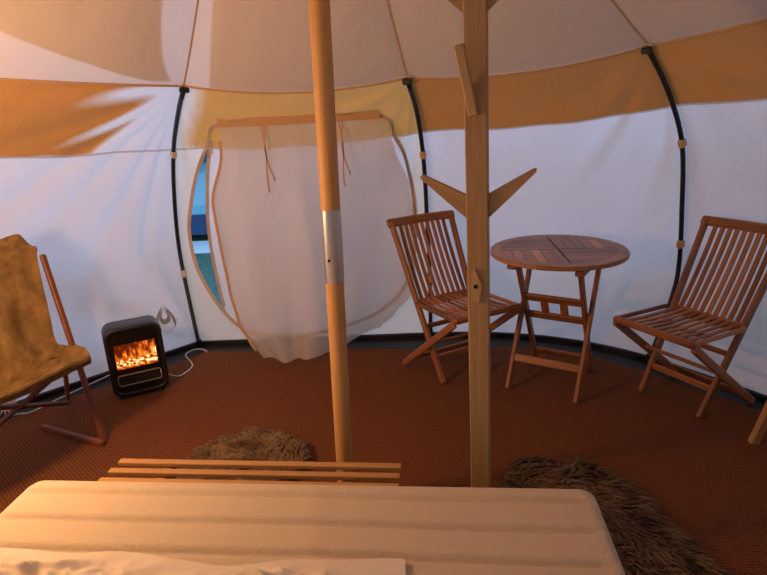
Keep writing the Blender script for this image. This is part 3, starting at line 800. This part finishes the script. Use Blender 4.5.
# ------------------------------------------------------------------ bed
MA = math.radians(-5.95); MC = V3((-.372, .565, 0))   # centre of the mattress in plan
MXH, MYH = .850, .955
def rloop(hx, hy, r, n=10, ne=26):
    o = []; r = min(r, hx, hy)
    cs = [(hx-r, hy-r, 0), (-hx+r, hy-r, PI/2), (-hx+r, -hy+r, PI), (hx-r, -hy+r, 1.5*PI)]
    for ci, (cx, cy, a0) in enumerate(cs):
        for k in range(n+1): a = a0+PI/2*k/n; o.append((cx+r*math.cos(a), cy+r*math.sin(a)))
        nx = cs[(ci+1) % 4]; p = o[-1]; a = nx[2]; q = (nx[0]+r*math.cos(a), nx[1]+r*math.sin(a))
        for k in range(1, ne): o.append((p[0]+(q[0]-p[0])*k/ne, p[1]+(q[1]-p[1])*k/ne))
    return o
t = thing('mattress', 'cream quilted mattress filling the foreground on a low bed', 'mattress', MC, MA)
def mz(x, y):
    d = MYH-y; c = abs(math.sin(PI*(d-.07)/.115)); 
    return (.492-.020+.020*min(1, c*2.2)**.6)+.006*nz(x*2, y*2)+.006*math.exp(-((x-.05-.12*d)/.02)**2)*sm(.0, .1, d)*.6
RC = .05
m = MB(); rings = []
for z, k in ((.292, .02), (.285, .006), (.30, 0), (.34, -.004), (.40, -.005), (.445, -.003), (.462, 0)):
    rings.append([(x, y, z) for x, y in rloop(MXH-k, MYH-k, RC)])
m.loft(rings, None, .5, True, False); m.add(rings[0], [tuple(range(len(rings[0])))])
def top_pt(a_, b_):
    q = 2*b_-1; y = MYH*(q*1.0); e = MYH-RC; hx = MXH
    if abs(y) > e: hx = MXH-RC+math.sqrt(max(0, RC*RC-(abs(y)-e)**2))
    p = 2*a_-1; p = math.copysign(1-(1-abs(p))**1.25, p); x = hx*p
    dx, dy = MXH-RC-abs(x), MYH-RC-abs(y)
    d = RC-math.hypot(min(dx, 0), min(dy, 0)) if dx < 0 and dy < 0 else min(dx, dy)+RC
    R_ = .030; d = max(d, 0)
    z = .462+(math.sqrt(max(0, R_*R_-(R_-d)**2)) if d < R_ else R_)
    return V3((x, y, z+(mz(x, y)-.492)*sm(.004, .05, d)))
m.grid(top_pt, 70, 260, lambda a_, b_: tuple(top_pt(a_, b_)))
m.open = False
mt = m.build('quilted_top', TICKING, t)
m = MB()
for z in (.298,):
    L = [(x, y, z) for x, y in rloop(MXH+.001, MYH+.001, .075)]; m.tube(L+[L[0], L[1]], .0035, 8)
m.build('edge_piping', TICKING, t)
t = thing('bed_base', 'low slatted bed base hidden beneath the cream mattress', 'bed', MC+V3((0, 0, .012)), MA)
for x in (-.74, .74): m = MB(); m.bar((x, -.92, .18), (x, .90, .18), .04, .12, (1, 0, 0), .004); m.build('side_rail', BENCHPINE, t)
for y in (-.90, .88): m = MB(); m.bar((-.74, y, .18), (.74, y, .18), .04, .12, (0, 1, 0), .004); m.build('end_rail', BENCHPINE, t)
m = MB()
for k in range(14): m.bar((-.76, -.86+k*.132, .256), (.76, -.86+k*.132, .256), .07, .03, (0, 1, 0), .003)
m.build('slats', BENCHPINE, t)
for x in (-.72, .72):
    for y in (-.88, .86): m = MB(); m.bar((x, y, 0), (x, y, .14), .05, .05, (1, 0, 0), .004); m.build('leg', BENCHPINE, t)

# thin sheet crumpled on the mattress
so2 = V3((-.62, .86, .497))
def sheet_pt(a, b):
    x = -.52+a*1.16; yt = .40-.02*math.sin(a*3)+.02*nz(a*5, 1)-.085*sm(.34, .66, a)+.025*math.sin(max(0, a-.5)*6)
    y = yt-b*.75
    e = sm(0, .16, b)*sm(0, .05, a)*sm(0, .30, 1-a)*(1-.55*sm(.30, .46, a)*(1-sm(.50, .62, a)))*sm(0, .05, 1-b)
    h = .010+.010*sm(0, .25, b)+.014*nz(x*3.2+4, y*3.2)+.030*(1-2.2*abs(nz(x*4+y*5, y*8-x*2, 3)))+.024*(1-2.2*abs(nz(x*9+y*11, y*12-x*7, 6)))+.012*(1-2*abs(nz(x*21-y*12, y*22+x*9, 2)))
    return V3((x, y-.17*(x+.0)*.1, -.005+max(.004, h)*e+.012*(1-e)*0+.012))
m = MB(); m.open = True
m.grid(sheet_pt, 150, 110, lambda a, b: (a*1.1, b*.75, 0)); o = m.build('crumpled_sheet', SHEET); o.location = so2
tag(o, 'thin white sheet crumpled on the near left of the mattress', 'sheet')

# ------------------------------------------------------------------ fur rugs
def rug(name, label, cx, cy, outline, n, mat, ln, seed, lie):
    rnd = random.Random(seed); m = MB(); N = len(outline)
    def rad(a):
        k = a/(2*PI)*N; i = int(k) % N; f = k-int(k); p = outline[i]; q = outline[(i+1) % N]; f = f*f*(3-2*f); return p+(q-p)*f
    M = 64
    rings = [[(rad(2*PI*k/M)*s*math.cos(2*PI*k/M), rad(2*PI*k/M)*s*math.sin(2*PI*k/M), z+.010*nz(s*3, k*.2)) for k in range(M)] for s, z in ((1, .004), (.98, .016), (.8, .030), (.5, .034), (.05, .036))]
    m.loft(rings, None, .12, True)
    for _ in range(n):
        a = rnd.random()*2*PI; s = math.sqrt(rnd.random())*1.02; r = rad(a)*s; x, y = r*math.cos(a), r*math.sin(a)
        h0 = .016+.016*(1-s); cl = nz(x*9, y*9, seed)*2.4+lie; L = ln*(.6+.8*rnd.random()); up = .35+.5*rnd.random()+.5*nz(x*12, y*12, 2)
        d = V3((math.cos(cl)*.8+math.cos(a)*s*.7, math.sin(cl)*.8+math.sin(a)*s*.7, 0)).normalized(); sd = V3((-d.y, d.x, 0))
        tn = min(1, max(0, .45+.55*nz(x*14, y*14, 7)+.35*(rnd.random()-.5))); w = .0035+.003*rnd.random()
        p0 = V3((x, y, h0)); p1 = p0+d*L*.35+V3((0, 0, L*up*.55)); p2 = p0+d*L*.8+V3((0, 0, L*up*.45)); p3 = p0+d*L*1.05+V3((0, 0, L*up*.15))
        p2.z = max(p2.z, .004); p3.z = max(p3.z, .003)
        m.add([p0-sd*w, p0+sd*w, p1-sd*w, p1+sd*w, p2-sd*w*.7, p2+sd*w*.7, p3], [(0, 1, 3, 2), (2, 3, 5, 4), (4, 5, 6)], None, [tn*.4, tn*.4, tn*.8, tn*.8, tn, tn, tn], True)
    m.open = True
    o = m.build(name, mat); o.location = (cx, cy, .013); return tag(o, label, 'rug')
rug('fur_rug', 'shaggy dark brown fur rug on the floor right of the mattress', .62, 1.83,
    [.33, .34, .35, .37, .39, .35, .20, .11, .09, .10, .16, .34, .60, .70, .58, .40], 16000, FURDARK, .055, 3, -.8)
rug('fur_rug', 'small tawny fur rug on the matting beyond the slatted bench', -.655, 2.285,
    [.25, .27, .24, .25, .27, .25, .24, .25, .25, .25, .24, .24, .24, .24, .24, .24], 9000, FURLIGHT, .05, 5, 2.2)

# ------------------------------------------------------------------ outside: parked vehicle and pale path seen through the gap
CARB = plain('car_paint', (.22, .62, .78), .3, 0, .6); CARG = plain('car_glass', (.02, .05, .09), .08, 0, .8); TYRE = plain('tyre', (.012, .012, .014), .8); PATH = plain('pale_path', (.42, .66, .70), .9); UNDERSHADE = plain('underbody_shade', (.015, .07, .17), .5)
m = MB(); m.box((-2.5, 7.02, -.022), (9, .66, .012), 0, .002); tag(m.build('path', PATH), kind='structure')
t = thing('car', 'blue car parked on the grass outside, glimpsed through the open door gap', 'car', (-3.0, 8.25, -.03))
prof_c = [(-2.05, .28), (-2.08, .55), (-1.95, .78), (-1.15, .92), (-.55, 1.38), (.75, 1.42), (1.55, 1.0), (2.0, .92), (2.08, .55), (2.05, .28)]
m = MB(); rings = []
for y, k in ((-.84, .05), (-.80, 0), (.80, 0), (.84, .05)): rings.append([(x*(1-k*.3), y*(1 if z < .95 else .86), z-k*.3*(z > .4)) for x, z in prof_c])
m.loft(rings, None, .5); m.build('body', CARB, t)
for s in (-1, 1):
    m = MB(); y = s*.80
    for q in ([(-.98, .96), (-.50, 1.31), (.08, 1.34), (.08, .96)], [(.16, .96), (.16, 1.34), (.72, 1.34), (1.3, 1.0)]):
        m.prism(q, 0, .012, .5, 0, 0, lambda a, b, c: (a, s*(.845-.12*(b-.95)/.4*1.0+c*.9-.002), b))
    m.build('side_window', CARG, t)
    for x in (-1.3, 1.32):
        m = MB(); m.tube([(x, s*.66, .31), (x, s*.86, .31)], .31, 24); w = m.build('wheel', TYRE, t)
        m = MB(); m.tube([(x, s*.855, .31), (x, s*.868, .31)], .19, 18); m.build('hub_cap', SILVER, w)
    m = MB(); m.bar((-1.95, s*.84, .21), (1.95, s*.84, .21), .26, .03, (0, 0, 1), .004); m.build('shade_strip', UNDERSHADE, t)  # dark strip added to stand for the shade under the car

# ------------------------------------------------------------------ light
def lamp(name, loc, energy, col, rad):
    d = bpy.data.lights.new(name, 'POINT'); d.energy = energy; d.color = col; d.shadow_soft_size = rad
    o = bpy.data.objects.new(name, d); COL.objects.link(o); o.location = loc; return o
lamp('warm_lantern', (-1.42, 1.68, 1.22), 54, (1.0, .50, .19), .06)
lamp('warm_fill', (.9, -.55, 1.65), 8, (1.0, .50, .19), .10)  # added weak fill light behind the camera, no lamp known there
w = bpy.data.worlds.new('dusk_sky'); SC.world = w; w.use_nodes = True; nt = w.node_tree; nt.nodes.clear()
out = nt.nodes.new('ShaderNodeOutputWorld'); bg = nt.nodes.new('ShaderNodeBackground'); tc = nt.nodes.new('ShaderNodeTexCoord'); sx = nt.nodes.new('ShaderNodeSeparateXYZ'); rr = nt.nodes.new('ShaderNodeValToRGB')
nt.links.new(tc.outputs['Generated'], sx.inputs[0]); nt.links.new(sx.outputs[2], rr.inputs[0]); dt = nt.nodes.new('ShaderNodeVectorMath'); dt.operation = 'DOT_PRODUCT'; dt.inputs[1].default_value = (-.75, .66, 0); nt.links.new(tc.outputs['Generated'], dt.inputs[0])
mr = nt.nodes.new('ShaderNodeMapRange'); mr.inputs[1].default_value = -.6; mr.inputs[2].default_value = 1; mr.inputs[3].default_value = .5; mr.inputs[4].default_value = 2.25; nt.links.new(dt.outputs['Value'], mr.inputs[0])
sc_ = nt.nodes.new('ShaderNodeVectorMath'); sc_.operation = 'SCALE'; nt.links.new(rr.outputs[0], sc_.inputs[0]); nt.links.new(mr.outputs[0], sc_.inputs['Scale']); nt.links.new(sc_.outputs[0], bg.inputs[0]); nt.links.new(bg.outputs[0], out.inputs[0])
e = rr.color_ramp.elements; e[0].position = 0; e[0].color = (.60, .70, 1.0, 1); e[1].position = 1; e[1].color = (.50, .62, 1.0, 1)
bg.inputs[1].default_value = 1.45

# ------------------------------------------------------------------ camera
cd = bpy.data.cameras.new('camera'); cam = bpy.data.objects.new('camera', cd); COL.objects.link(cam); SC.camera = cam
pit, rol = .3043, -.04795
F = V3((0, math.cos(pit), -math.sin(pit))); R = V3((1, 0, 0)); U = R.cross(F)
R2 = R*math.cos(rol)+U*math.sin(rol); U2 = U*math.cos(rol)-R*math.sin(rol)
M = Matrix((R2, U2, -F)).transposed().to_4x4(); M.translation = V3((0, 0, 1.558)); cam.matrix_world = M
cd.sensor_fit = 'HORIZONTAL'; cd.sensor_width = 36; cd.lens = 591.25*36/767; cd.clip_start = .02
vs = SC.view_settings; vs.view_transform = 'Standard'; vs.look = 'None'; vs.gamma = 1; vs.exposure = 0; vs.use_curve_mapping = False
